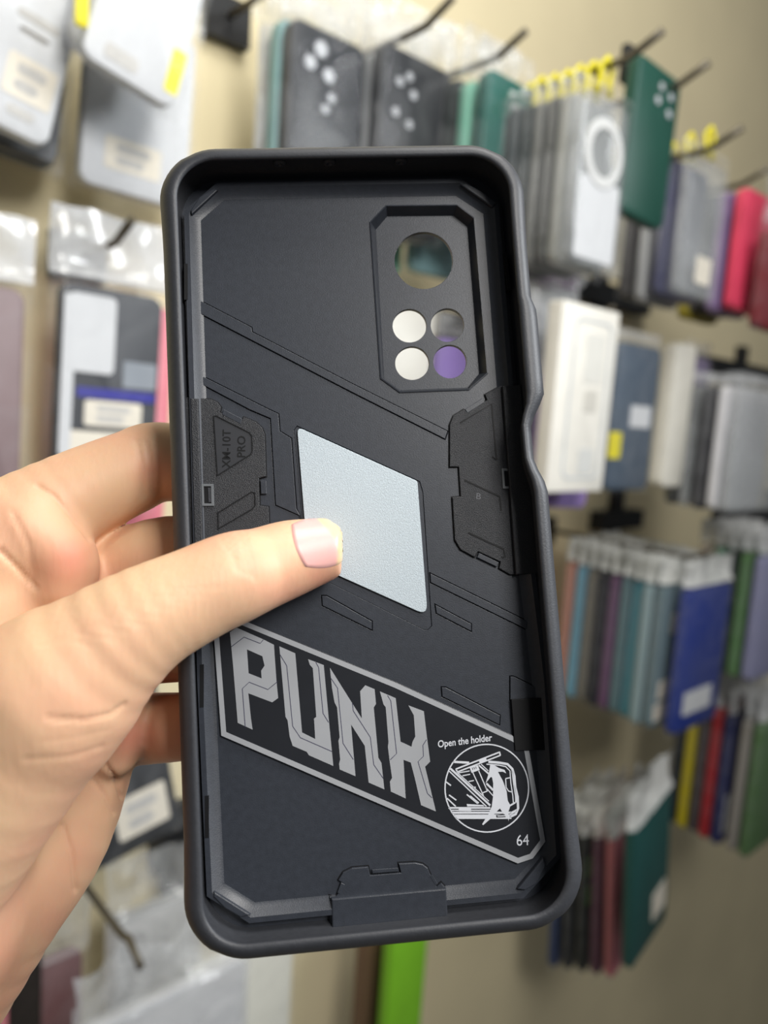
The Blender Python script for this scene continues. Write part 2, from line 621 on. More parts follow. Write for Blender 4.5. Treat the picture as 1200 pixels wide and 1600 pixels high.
# corner wedges
for pts in ([(300, 336), (341, 298), (332, 296), (312, 309), (298, 330)], [(719, 290), (769, 325), (775, 318), (752, 300), (727, 287)],
            [(335, 1392), (392, 1428), (376, 1432), (352, 1418), (334, 1400)], [(808, 1388), (848, 1340), (852, 1352), (838, 1380), (820, 1390)]):
    plate('corner_wedge', [P(pts, 1.4)], -0.3, 1.9, m_pc, bev=0.25)

# ---- the printed label
SZ = 0.55
C7 = lambda x, y: (300 + x / 3.75, 960 + y / 3.75)
C9 = lambda x, y: (580 + x / 3.53, 1020 + y / 3.53)
CA = lambda x, y: (670 + x / 6.667, 1140 + y / 6.667)
lab_px = [(330, 947), (388, 971.5), (620, 1066.5), (803, 1150), (826, 1164), (853, 1315), (833, 1342), (809, 1350), (600, 1260), (345, 1150)]
lab = P(lab_px, SZ)
label = plate('label_sticker', [lab], -0.02, SZ, m_glossy, bev=0.05)
ring = [offset_poly(lab, -0.12), offset_poly(lab, -1.2)]
o = plate('label_border', ring, SZ - 0.1, SZ + 0.04, m_silver)
o.parent = label


def letter(name, outline, hole, lines, cf):
    polys = [P([cf(*q) for q in outline], SZ)] + ([P([cf(*q) for q in hole], SZ)] if hole else [])
    o = plate(name, polys, SZ - 0.05, SZ + 0.05, m_silver)
    o.parent = label
    for ln in lines:
        g = plate('circuit_line', [stroke_polys([cf(*q) for q in ln], 1.1, SZ)], SZ, SZ + 0.07, m_line)
        g.parent = label


letter('letter_p', [(222, 105), (262, 78), (415, 145), (480, 178), (495, 390), (505, 490), (470, 515), (330, 462), (345, 605), (355, 675), (268, 635), (240, 290)],
       [(322, 205), (412, 245), (425, 300), (405, 330), (408, 375), (332, 345)],
       [[(230, 190), (305, 133), (400, 170), (418, 148)], [(500, 395), (445, 440), (335, 397), (295, 435), (312, 660)]], C7)
letter('letter_u', [(512, 187), (605, 228), (645, 692), (722, 730), (715, 610), (728, 600), (708, 315), (690, 295), (680, 262), (772, 297), (800, 600), (828, 888),
                    (685, 825), (672, 805), (590, 770), (572, 715), (560, 620), (548, 600)], None,
       [[(515, 235), (555, 300), (590, 655), (635, 722), (820, 803)], [(725, 280), (742, 310), (768, 580), (800, 632)]], C7)
letter('letter_n', [(808, 312), (995, 610), (985, 450), (1015, 415), (1070, 438), (1078, 525), (1065, 545), (1092, 840), (1110, 870), (1127, 1025), (1035, 985), (1012, 770),
                    (932, 645), (958, 948), (865, 908), (862, 875), (868, 850), (858, 740), (865, 720), (850, 545), (835, 515), (820, 430)], None,
       [[(815, 375), (853, 432), (885, 755), (945, 850)], [(940, 520), (945, 565), (1045, 720), (1065, 880), (1120, 960)]], C7)
letter('letter_k', [(48, 213), (135, 250), (162, 490), (222, 518), (228, 490), (243, 462), (235, 345), (205, 290), (290, 322), (308, 470), (325, 600), (297, 628), (357, 875),
                    (275, 840), (240, 690), (218, 605), (178, 590), (190, 803), (108, 765), (103, 710), (115, 690), (102, 600), (92, 520), (95, 490), (80, 300), (68, 285)], None,
       [[(90, 235), (108, 265), (140, 555), (105, 590)], [(305, 478), (285, 510), (288, 570), (258, 600), (310, 775), (335, 800)]], C9)
pix_text('Open the holder', (684, 1168), (12.4, -1.55), (-0.6, -15.5), SZ, m_white, 'printed_text', label, 0.05, 0.016)
pix_text('64', (806.5, 1321.5), (20.5, -1.2), (-0.6, -24.5), SZ, m_white, 'printed_number', label, 0.05, 0.0)
o = plate('emblem_ring', [circ(760.6, 1231.5, 66.3, 69.5, SZ, 64), circ(760.6, 1231.5, 64.3, 67.5, SZ, 64)], SZ - 0.05, SZ + 0.05, m_white)
o.parent = label


def ink(pts, wpx=1.6, m=None, dz=0.05):
    g = plate('emblem_line', [stroke_polys([CA(*q) for q in pts], wpx, SZ)], SZ, SZ + dz, m or m_white)
    g.parent = label


def inkfill(pts, m=None, dz=0.06, name='emblem_shape', hole=None):
    g = plate(name, [P([CA(*q) for q in pts], SZ)] + ([P([CA(*q) for q in hole], SZ)] if hole else []), SZ, SZ + dz, m or m_white)
    g.parent = label


# raised lid
ink([(280, 412), (735, 235)], 2.2)
ink([(300, 440), (745, 268)], 2.0)
ink([(735, 230), (745, 270)], 2.2)
ink([(280, 410), (300, 442)], 2.0)
ink([(255, 335), (420, 345)], 3.2)
ink([(620, 335), (740, 345), (820, 360), (870, 410), (890, 480), (900, 600), (925, 700), (930, 820), (905, 880), (840, 910)], 3.6)
ink([(600, 360), (730, 370), (800, 385), (845, 430), (855, 560), (875, 690), (880, 760)], 1.6)
ink([(870, 430), (885, 560), (905, 690), (908, 760)], 2.4)
# long rails of the stand
ink([(225, 405), (640, 790)], 3.0)
ink([(210, 430), (600, 800)], 1.8)
ink([(290, 440), (625, 745)], 1.4)
ink([(520, 370), (670, 500)], 2.4)
ink([(545, 360), (620, 430)], 1.4)
ink([(600, 560), (670, 630)], 3.0)
ink([(590, 600), (670, 690)], 1.6)
# strut with its little hinge box
ink([(455, 440), (570, 690)], 1.6)
ink([(520, 430), (610, 640)], 1.6)
ink([(555, 660), (610, 640)], 1.6)
inkfill([(425, 395), (510, 370), (530, 420), (445, 450)])
for i in range(3):
    ink([(452 + 18 * i, 395 - 5 * i), (458 + 18 * i, 418 - 5 * i)], 1.0, m_glossy, 0.08)
inkfill([(520, 322), (595, 295), (605, 325), (532, 352)])
for a in ([(310, 450), (425, 430)], [(350, 480), (430, 465)], [(415, 540), (470, 530)], [(450, 600), (490, 600)]):
    ink(a, 1.5)
# loose dashes
for a in ([(180, 545), (230, 582)], [(210, 680), (285, 735)], [(190, 715), (280, 800)], [(395, 675), (510, 770)], [(430, 690), (520, 765)]):
    ink(a, 2.0)
# base slab
for y, wd in ((815, 2.4), (840, 1.6), (865, 3.0), (892, 2.2), (915, 4.2)):
    ink([(205 + (y - 815) * 0.75, y), (640 if y < 850 else 860, y)], wd)
inkfill([(310, 810), (440, 815), (440, 850), (312, 848)])
inkfill([(395, 775), (565, 785), (580, 800), (400, 800)])
ink([(840, 880), (915, 840)], 3.4)
ink([(830, 800), (900, 760)], 2.4)
ink([(800, 510), (850, 500)], 1.6)
ink([(800, 510), (805, 600), (830, 640), (870, 650)], 1.6)
# plain hand-and-sleeve silhouette that opens the stand
inkfill([(640, 365), (690, 375), (730, 400), (790, 420), (805, 455), (770, 438), (720, 440), (770, 530), (810, 640), (822, 740), (850, 790), (830, 850),
         (832, 955), (815, 900), (780, 880), (740, 820), (690, 870), (640, 930), (565, 995), (555, 985), (620, 880), (655, 800), (668, 700), (670, 560), (655, 480), (590, 560), (625, 450)], dz=0.07)
inkfill([(700, 890), (790, 880), (800, 910), (705, 915)], m_glossy, 0.08)
ink([(715, 900), (795, 895)], 1.4, None, 0.1)

# ================================================================== HAND (mm, camera space, x right, y up, -z forward)
def H(px, py, d):
    return np.array([(px - 600) / F * d, (800 - py) / F * d, -d])


def hs(px, py, d, rpx):
    """point + radius in mm from pixel, depth in mm and pixel radius"""
    return (H(px, py, d), rpx * d / F)


def dcase(px, py, height):
    return case_depth(px, py, 0) - height


def hb(px, py, rpx):
    """a finger point resting against the back of the case"""
    d = (case_depth(px, py, -2.6) + 0.4) / (1 - rpx / F)
    return hs(px, py, d, rpx)


chains = []
# palm
chains.append(([hs(15, 865, 172, 100), hs(-130, 1230, 165, 150)], 6.0))
chains.append(([hs(75, 935, 178, 84), hs(-60, 1300, 170, 130)], 6.0))
chains.append(([hs(130, 1050, 182, 74), hs(-10, 1350, 172, 110)], 6.0))
chains.append(([hs(162, 1130, 182, 62), hs(92, 1300, 176, 80), hs(8, 1420, 172, 88), hs(-130, 1560, 168, 130)], 6.0))
# wrist and forearm, leaving the frame
chains.append(([hs(-150, 1420, 160, 190), hs(-330, 1700, 165, 200), hs(-470, 1950, 168, 210)], 8.0))
# fingers behind the case
chains.append(([hs(0, 858, 170, 102), hs(110, 782, 176, 74), hs(205, 738, 181, 65), hs(250, 722, 183, 62), hb(340, 735, 57), hb(405, 775, 52), hb(440, 800, 44)], 1.6))
chains.append(([hs(80, 945, 178, 84), hs(180, 897, 183, 64), hb(265, 866, 60), hb(370, 875, 56), hb(450, 910, 52), hb(490, 935, 44)], 1.6))
chains.append(([hs(130, 1045, 182, 76), hs(210, 1018, 187, 58), hb(275, 1008, 57), hb(370, 1010, 54), hb(445, 1035, 50), hb(480, 1055, 42)], 1.6))
chains.append(([hs(150, 1140, 184, 60), hs(225, 1138, 188, 55), hb(285, 1135, 52), hb(350, 1130, 48), hb(405, 1140, 44), hb(435, 1150, 38)], 1.6))
# pads at the roots of the index and little fingers
chains.append(([hs(50, 830, 166, 56), hs(96, 872, 167, 54), hs(98, 910, 168, 52)], 3.0))
chains.append(([hs(178, 1085, 173, 50), hs(186, 1130, 173, 46), hs(176, 1172, 174, 42)], 2.0))
# thumb: pad on the metal plate, arching over the rim, then the ball of the thumb
thumb = [hs(496, 861, dcase(496, 861, 7.3), 51), hs(452, 873, dcase(452, 873, 8.9), 60), hs(405, 890, dcase(405, 890, 11.5), 65), hs(365, 903, dcase(365, 903, 14.5), 72),
         hs(300, 932, 151, 76), hs(205, 983, 148, 90), hs(80, 1085, 147, 126)]
chains.append((thumb, 2.0))
chains.append(([hs(80, 1085, 147, 126), hs(-45, 1235, 148, 142), hs(-170, 1400, 152, 160)], 4.0))

lo = np.array([-165.0, -190.0, -222.0])
hi = np.array([-8.0, 32.0, -112.0])
vox = 0.66
dims = np.ceil((hi - lo) / vox).astype(int)
SD = np.full(dims, 40.0, np.float32)
ax = [lo[i] + vox * np.arange(dims[i]) for i in range(3)]


def cone_sd(a, ra, b, rb, X, Y, Z):
    ab = b - a
    l2 = ab @ ab
    t = ((X - a[0]) * ab[0] + (Y - a[1]) * ab[1] + (Z - a[2]) * ab[2]) / l2
    t = np.clip(t, 0, 1)
    d = np.sqrt((X - a[0] - t * ab[0]) ** 2 + (Y - a[1] - t * ab[1]) ** 2 + (Z - a[2] - t * ab[2]) ** 2)
    return d - (ra + (rb - ra) * t)


def smooth_chain(ch, n=4):
    """Catmull-Rom resampling of a chain of (point, radius)"""
    q = np.array([list(c[0]) + [c[1]] for c in ch])
    q = np.vstack([2 * q[0] - q[1], q, 2 * q[-1] - q[-2]])
    out = []
    for i in range(1, len(q) - 2):
        for t in (np.arange(n) / n):
            a, b_, c, d = q[i - 1], q[i], q[i + 1], q[i + 2]
            out.append(0.5 * (2 * b_ + (c - a) * t + (2 * a - 5 * b_ + 4 * c - d) * t * t + (3 * b_ - a - 3 * c + d) * t ** 3))
    out.append(q[-2])
    return [(o_[:3], o_[3]) for o_ in out]


for ch, k in chains:
    # each chain in its own field, then blended into the hand
    ch = smooth_chain(ch) if len(ch) > 2 else ch
    pts = np.array([c[0] for c in ch])
    rs = np.array([c[1] for c in ch])
    a0 = np.maximum(((pts - rs[:, None]).min(0) - 12 - lo) / vox, 0).astype(int)
    a1 = np.minimum(((pts + rs[:, None]).max(0) + 12 - lo) / vox + 1, dims).astype(int)
    fld = np.full(a1 - a0, 30.0)
    for i in range(len(ch) - 1):
        sp, sr = pts[i:i + 2], rs[i:i + 2]
        b0 = np.maximum(((sp - sr[:, None]).min(0) - 10 - lo) / vox, a0).astype(int)
        b1 = np.minimum(((sp + sr[:, None]).max(0) + 10 - lo) / vox + 1, a1).astype(int)
        X, Y, Z = np.meshgrid(*[ax[c][b0[c]:b1[c]] for c in range(3)], indexing='ij', sparse=True)
        d = cone_sd(ch[i][0], ch[i][1], ch[i + 1][0], ch[i + 1][1], X, Y, Z)
        sl = tuple(slice(b0[c] - a0[c], b1[c] - a0[c]) for c in range(3))
        fld[sl] = np.minimum(fld[sl], d)
    sub = SD[a0[0]:a1[0], a0[1]:a1[1], a0[2]:a1[2]]
    h = np.clip(0.5 + 0.5 * (sub - fld) / k, 0, 1)
    SD[a0[0]:a1[0], a0[1]:a1[1], a0[2]:a1[2]] = sub * (1 - h) + fld * h - k * h * (1 - h)

# keep the fingers' gap: nothing of the hand inside the case slab
ins = SD < 0
SD[0], SD[-1], SD[:, 0], SD[:, -1], SD[:, :, 0], SD[:, :, -1] = 5, 5, 5, 5, 5, 5
ins = SD < 0
# --- surface nets
nx, ny, nz = dims
cnt = np.zeros((nx - 1, ny - 1, nz - 1), np.int8)
for dx in (0, 1):
    for dy in (0, 1):
        for dz in (0, 1):
            cnt += ins[dx:nx - 1 + dx, dy:ny - 1 + dy, dz:nz - 1 + dz]
act = (cnt > 0) & (cnt < 8)
idx = np.full(act.shape, -1, np.int64)
cells = np.argwhere(act)
idx[act] = np.arange(len(cells))
acc = np.zeros((len(cells), 3))
num = np.zeros(len(cells))
cor = [(x, y, z) for x in (0, 1) for y in (0, 1) for z in (0, 1)]
for c in cor:
    for axis in range(3):
        if c[axis]:
            continue
        e = list(c)
        e[axis] = 1
        va = SD[cells[:, 0] + c[0], cells[:, 1] + c[1], cells[:, 2] + c[2]]
        vb = SD[cells[:, 0] + e[0], cells[:, 1] + e[1], cells[:, 2] + e[2]]
        ok = (va < 0) != (vb < 0)
        t = np.where(ok, va / np.where(ok, va - vb, 1), 0)
        p = np.array(c, float)[None, :] + t[:, None] * (np.array(e, float) - np.array(c, float))[None, :]
        acc += np.where(ok[:, None], p, 0)
        num += ok
hv = lo + vox * (cells + acc / num[:, None])
quads = []
for axis in range(3):
    o1, o2 = [(1, 2), (2, 0), (0, 1)][axis]
    sl_a = [slice(1, -1)] * 3
    sl_b = [slice(1, -1)] * 3
    A = ins[1:-1, 1:-1, 1:-1]
    sh = [slice(1, -1)] * 3
    sh[axis] = slice(2, None)
    B = ins[tuple(sh)]
    for flip, sel in ((False, A & ~B), (True, ~A & B)):
        g = np.argwhere(sel) + 1
        q = []
        for s1, s2 in ((0, 0), (1, 0), (1, 1), (0, 1)):
            c = g.copy()
            c[:, o1] -= s1
            c[:, o2] -= s2
            q.append(idx[c[:, 0], c[:, 1], c[:, 2]])
        q = np.stack(q, 1)
        quads.append(q[:, ::-1] if flip else q)
hq = np.concatenate(quads)
hq = hq[(hq >= 0).all(1)]
# keep only the hand (drop stray bits), relax a little
nb_a = np.concatenate([hq[:, [0, 1]], hq[:, [1, 2]], hq[:, [2, 3]], hq[:, [3, 0]]])
deg = np.bincount(nb_a.ravel(), minlength=len(hv)).astype(float)
for it in range(44):
    s = np.zeros_like(hv)
    for c in range(3):
        s[:, c] = np.bincount(nb_a[:, 0], hv[nb_a[:, 1], c], len(hv)) + np.bincount(nb_a[:, 1], hv[nb_a[:, 0], c], len(hv))
    hv = hv + (0.6 if it % 2 == 0 else -0.59) * (s / deg[:, None] - hv)
# outward normals
fn = np.cross(hv[hq[:, 2]] - hv[hq[:, 0]], hv[hq[:, 3]] - hv[hq[:, 1]])
vn = np.zeros_like(hv)
for k in range(4):
    for c in range(3):
        vn[:, c] += np.bincount(hq[:, k], fn[:, c], len(hv))
vn /= np.linalg.norm(vn, axis=1)[:, None] + 1e-9
cen = hv.mean(0)
sgn = np.sign((vn * (hv - cen)).sum())
if sgn < 0:
    vn = -vn
    hq = hq[:, ::-1]

# skin folds, pressed into the surface where the hand shows them
pxy = np.stack([600 + F * hv[:, 0] / -hv[:, 2], 800 - F * hv[:, 1] / -hv[:, 2]], 1)
facing = (vn * -hv).sum(1) > 0


def crease(pts, width, depth, dmin=0, dmax=999):
    global hv
    best = np.full(len(hv), 1e9)
    for a, b in zip(pts[:-1], pts[1:]):
        a, b = np.array(a, float), np.array(b, float)
        ab = b - a
        t = np.clip(((pxy - a) @ ab) / (ab @ ab), 0, 1)
        best = np.minimum(best, np.linalg.norm(pxy - a - t[:, None] * ab, axis=1))
    g = np.exp(-(best / width) ** 2) * depth
    ok = facing & (-hv[:, 2] > dmin) & (-hv[:, 2] < dmax)
    hv = hv - vn * np.where(ok, g, 0)[:, None]


NEAR, FAR = (0, 166), (160, 999)
crease([(60, 760), (85, 775), (110, 805), (140, 842)], 3.5, 0.5, 150, 999)        # index base fold
crease([(0, 860), (25, 885), (55, 918)], 4, 0.6, 150, 999)                       # palm line towards the thumb
crease([(20, 800), (45, 850), (52, 905)], 4, 0.25, 150, 999)
crease([(75, 1122), (130, 1125), (175, 1115), (195, 1100)], 3.2, 0.38, *NEAR)     # thumb base folds
crease([(40, 1187), (110, 1182), (160, 1166)], 4, 0.16, *NEAR)
crease([(60, 1160), (120, 1152), (170, 1140)], 3, 0.10, *NEAR)
crease([(160, 1190), (180, 1215), (190, 1245)], 3, 0.7, 150, 999)
crease([(145, 1220), (165, 1245), (178, 1270)], 3.2, 0.5, 150, 999)
crease([(98, 1290), (112, 1330), (118, 1390)], 4, 0.6, 150, 999)
for k_ in range(5):                                                              # thumb knuckle wrinkles
    crease([(346 + 9 * k_, 838 - 2 * k_), (358 + 8 * k_, 862), (370 + 7 * k_, 892 + 3 * k_)], 2.4, 0.16 + 0.05 * (k_ % 2), *NEAR)
for k_ in range(9):                                                              # fine folds along the thumb
    crease([(60 + 26 * k_, 1010 - 11 * k_), (105 + 26 * k_, 1000 - 10 * k_), (150 + 25 * k_, 1012 - 12 * k_)], 2.6, 0.07, *NEAR)
crease([(215, 690), (222, 730), (225, 775)], 3.5, 0.35, 160, 999)                # index joint
crease([(228, 690), (236, 728), (240, 770)], 3.5, 0.3, 160, 999)
crease([(243, 688), (249, 728), (252, 768)], 3.5, 0.25, 160, 999)
crease([(224, 1085), (222, 1130), (226, 1190)], 3.0, 0.3, 180, 999)

m_skin = bpy.data.materials.new('skin')
m_skin.use_nodes = True
nt = m_skin.node_tree
b = nt.nodes['Principled BSDF']
tc = nt.nodes.new('ShaderNodeTexCoord')
n1 = nt.nodes.new('ShaderNodeTexNoise')
n1.inputs['Scale'].default_value = 42
n1.inputs['Detail'].default_value = 3
nt.links.new(tc.outputs['Object'], n1.inputs['Vector'])
cr = nt.nodes.new('ShaderNodeValToRGB')
cr.color_ramp.elements[0].position = 0.36
cr.color_ramp.elements[0].color = lin((224, 186, 150)) + (1,)
cr.color_ramp.elements[1].position = 0.68
cr.color_ramp.elements[1].color = lin((222, 170, 140)) + (1,)
nt.links.new(n1.outputs['Fac'], cr.inputs['Fac'])
nt.links.new(cr.outputs['Color'], b.inputs['Base Color'])
b.inputs['Roughness'].default_value = 0.5
b.inputs['Specular IOR Level'].default_value = 0.35
b.inputs['Subsurface Weight'].default_value = 0.25
b.inputs['Subsurface Radius'].default_value = (1.0, 0.35, 0.18)
b.inputs['Subsurface Scale'].default_value = 0.003
mp = nt.nodes.new('ShaderNodeMapping')
mp.inputs['Scale'].default_value = (1.0, 0.35, 1.0)
mp.inputs['Rotation'].default_value = (0, 0, math.radians(20))
nt.links.new(tc.outputs['Object'], mp.inputs['Vector'])
n2 = nt.nodes.new('ShaderNodeTexNoise')
n2.inputs['Scale'].default_value = 900
n2.inputs['Detail'].default_value = 4
nt.links.new(mp.outputs['Vector'], n2.inputs['Vector'])
vo = nt.nodes.new('ShaderNodeTexVoronoi')
vo.inputs['Scale'].default_value = 700
nt.links.new(mp.outputs['Vector'], vo.inputs['Vector'])
ad = nt.nodes.new('ShaderNodeMath')
nt.links.new(n2.outputs['Fac'], ad.inputs[0])
nt.links.new(vo.outputs['Distance'], ad.inputs[1])
bp = nt.nodes.new('ShaderNodeBump')
bp.inputs['Strength'].default_value = 0.09
bp.inputs['Distance'].default_value = 0.0004
nt.links.new(ad.outputs[0], bp.inputs['Height'])
nt.links.new(bp.outputs['Normal'], b.inputs['Normal'])

at = nt.nodes.new('ShaderNodeVertexColor')
at.layer_name = 'flush'
mxc = nt.nodes.new('ShaderNodeMix')
mxc.data_type = 'RGBA'
mxc.inputs['B'].default_value = lin((208, 122, 104)) + (1,)
nt.links.new(at.outputs['Color'], mxc.inputs['Factor'])
nt.links.new(cr.outputs['Color'], mxc.inputs['A'])
nt.links.new(mxc.outputs['Result'], b.inputs['Base Color'])
hand = obj('hand', hv.tolist(), hq.tolist(), m_skin, None, True, MM)
hand.matrix_world = MC
fl = np.zeros(len(hv))
for fx, fy, fr, fa, d0, d1 in ((112, 872, 40, 0.6, 150, 999), (205, 1150, 45, 0.7, 165, 999), (235, 735, 30, 0.45, 165, 999), (255, 1050, 40, 0.5, 170, 999), (250, 1140, 45, 0.35, 175, 999),
                               (505, 905, 34, 0.45, 0, 172), (460, 930, 40, 0.25, 0, 172), (-20, 1500, 60, 0.3, 0, 999), (200, 860, 40, 0.25, 175, 999), (90, 1440, 50, 0.25, 0, 999)):
    g = np.exp(-((pxy[:, 0] - fx) ** 2 + (pxy[:, 1] - fy) ** 2) / fr ** 2) * fa
    fl = np.maximum(fl, np.where((-hv[:, 2] > d0) & (-hv[:, 2] < d1), g, 0))
fa_ = hand.data.color_attributes.new('flush', 'FLOAT_COLOR', 'POINT')
fa_.data.foreach_set('color', np.stack([fl, fl, fl, np.ones(len(fl))], 1).astype(np.float32).ravel())
tag(hand, 'bare left hand gripping the black phone case, thumb across its metal plate', 'hand')

# thumb nail: a curved plate laid on the thumb's own surface
bv = BVHTree.FromPolygons([Vector(q) for q in hv.tolist()], hq.tolist())
ca, sa = math.cos(math.radians(14)), math.sin(math.radians(14))


def nail_px(s, t):
    """s along the nail 0 root .. 1 tip, t across -1 .. 1"""
    L_, W_ = 78.0, 41.0
    x = s * L_
    wd = W_ * (0.86 + 0.14 * math.sin(math.pi * min(1, s * 1.1))) * (1 - max(0, (s - 0.72) / 0.28) ** 2.2 * 0.55)
    x += -14 * (1 - t * t) * (1 - s) * 0.4 + (-7) * t * t * s + 6 * t
    y = t * wd
    c0 = (466.5, 852.5)
    return c0[0] + x * ca + y * sa * 0.6, c0[1] - x * sa * 0.55 + y * ca


NS, NT = 26, 22
vs, fs = [], []
for lay in (0, 1):
    for i in range(NS + 1):
        for j in range(NT + 1):
            px, py = nail_px(i / NS, -1 + 2 * j / NT)
            dv = Vector(((px - 600) / F, (800 - py) / F, -1)).normalized()
            loc, nrm, _, _ = bv.ray_cast(Vector((0, 0, 0)), dv)
            if loc is None:
                loc, nrm, _, _ = bv.find_nearest(dv * 163)
            edge = min(i, NS * 0.5, j, NT - j) if i < NS else 0
            hgt = (0.30 if edge > 0 else 0.02) if lay == 0 else -0.5
            if lay == 0 and i == NS:
                hgt = 0.30
            vs.append(tuple(loc + nrm * hgt))
n1_ = (NS + 1) * (NT + 1)
for i in range(NS):
    for j in range(NT):
        a = i * (NT + 1) + j
        fs.append((a, a + 1, a + NT + 2, a + NT + 1))
        fs.append((n1_ + a, n1_ + a + NT + 1, n1_ + a + NT + 2, n1_ + a + 1))
m_nail = bpy.data.materials.new('nail')
m_nail.use_nodes = True
nt = m_nail.node_tree
b = nt.nodes['Principled BSDF']
b.inputs['Base Color'].default_value = lin((236, 180, 170)) + (1,)
b.inputs['Roughness'].default_value = 0.36
b.inputs['Specular IOR Level'].default_value = 0.5
b.inputs['Subsurface Weight'].default_value = 0.2
b.inputs['Subsurface Scale'].default_value = 0.002
at = nt.nodes.new('ShaderNodeVertexColor')
at.layer_name = 'nail_colour'
nt.links.new(at.outputs['Color'], b.inputs['Base Color'])
nail = obj('thumb_nail', vs, fs, m_nail, hand, True, MM)
ca_ = nail.data.color_attributes.new('nail_colour', 'FLOAT_COLOR', 'POINT')
for q in range(len(vs)):
    i = (q % n1_) // (NT + 1)
    j = (q % n1_) % (NT + 1)
    s, t = i / NS, -1 + 2 * j / NT
    tip = sst(0.74, 0.80, s + 0.16 * t * t * 0.6 + (-0.14 * t if t < 0 else 0))
    c0, c1 = lin((230, 176, 170)), lin((228, 198, 156))
    ca_.data[q].color = tuple(c0[k] * (1 - tip) + c1[k] * tip for k in range(3)) + (1,)
nail['label'] = 'pink thumb nail with a pale free edge'

# ================================================================== DISPLAY WALL
exec_items = True
m_bag = film('clear_poly_bag', (225, 228, 232), 0.015, 0.10)
m_bagh = film('white_bag_header', (232, 234, 232), 0.6, 0.95)
m_bagw = film('milky_poly_bag', (228, 230, 232), 0.32, 0.8)
m_head = film('creased_bag_film', (225, 228, 230), 0.08, 0.35)
m_clear = film('clear_hard_plastic', (190, 195, 198), 0.22, 0.5, 12, 0.08)
m_hook = mat('dark_steel_wire', (92, 86, 74), 0.4, 0.5, metal=0.4)
m_black = mat('black_bracket', (24, 25, 27), 0.5, 0.4)
m_yel = mat('yellow_plastic', (226, 214, 30), 0.45, 0.4)
m_stick = mat('cream_sticker_paper', (232, 226, 212), 0.7, 0.2, var=0.03)
m_card = mat('white_card', (210, 213, 217), 0.6, 0.3, var=0.02)
m_ink = mat('grey_print', (196, 195, 192), 0.7, 0.2)
m_backing = mat('pale_backing', (186, 190, 196), 0.4, 0.5)  # backing that shows through the lens holes


def colmat(rgb, rough=0.45):
    return mat('plastic_%d_%d_%d' % rgb, rgb, rough, 0.45, var=0.04, scale=60)


CASES = []


def bag_mesh(wd, ht, th, head, seed, crumple=1.0, cols=16, rows=28):
    """pillow of thin film round a case, its crumpled header rising above; x right, y depth (front -), z up; mm"""
    hw = wd / 2 + 7
    z0, z1 = -ht / 2 - 5, ht / 2 + head
    vs, fs = [], []
    for side in (-1, 1):
        for r in range(rows + 1):
            for c in range(cols + 1):
                u, w_ = c / cols, r / rows
                x, z = -hw + 2 * hw * u, z0 + (z1 - z0) * w_
                e = min(u, 1 - u) * 2 * hw
                prof_ = min(1, e / 7.0) ** 0.5
                body = 1 - sst(ht / 2 - 1, ht / 2 + 16, z)
                bot = min(1, (z - z0) / 6.0) ** 0.5
                y = side * (th / 2 + 1.6) * prof_ * body * bot + side * 0.7 * (1 - body)
                amp = (1.0 * prof_ * body + (1 - body) * 5.0) * crumple
                nn = noise.noise(Vector((x * 0.045 + seed, z * 0.04, seed * 1.7)))
                rr = 1 - abs(noise.noise(Vector((x * 0.09 - seed, z * 0.03 + seed, 3.1)))) * 3
                dv = amp * (nn * 1.2 + rr * 0.35)
                y += dv if body < 0.5 else side * abs(dv)
                if w_ == 1:
                    z += 3 * nn
                vs.append((x, y, z))
    n = (cols + 1) * (rows + 1)
    for s in (0, 1):
        for r in range(rows):
            for c in range(cols):
                a = s * n + r * (cols + 1) + c
                q = (a, a + 1, a + cols + 2, a + cols + 1)
                fs.append(q if s == 0 else q[::-1])
    return vs, fs


def shell_mesh(wd, ht, th, r=9.0, soft=2.2):
    lo_ = []
    for ins_, y in ((soft, th / 2), (soft * 0.3, th / 2 - soft * 0.3), (0, th / 2 - soft), (0, -th / 2 + soft), (soft * 0.3, -th / 2 + soft * 0.3), (soft, -th / 2)):
        lo_.append([(x, y, z) for x, z in rrect(wd - 2 * ins_, ht - 2 * ins_, r - ins_, 6)])
    return loft(lo_)


def disc_mesh(cx, cz, r, y0, y1, k=20):
    lo_ = [[(cx + rr * math.cos(2 * math.pi * i / k), y, cz + rr * math.sin(2 * math.pi * i / k)) for i in range(k)] for rr, y in ((r, y0), (r, y1 + 0.2), (r * 0.92, y1))]
    return loft(lo_)


def panel_mesh(x0, x1, z0, z1, y0, y1, r=1.5):
    lo_ = []
    for y in (y0, y1):
        lo_.append([((x0 + x1) / 2 + x, y, (z0 + z1) / 2 + z) for x, z in rrect(x1 - x0, z1 - z0, r, 4)])
    return loft(lo_)


PROTO = 'packaged_phone_case'


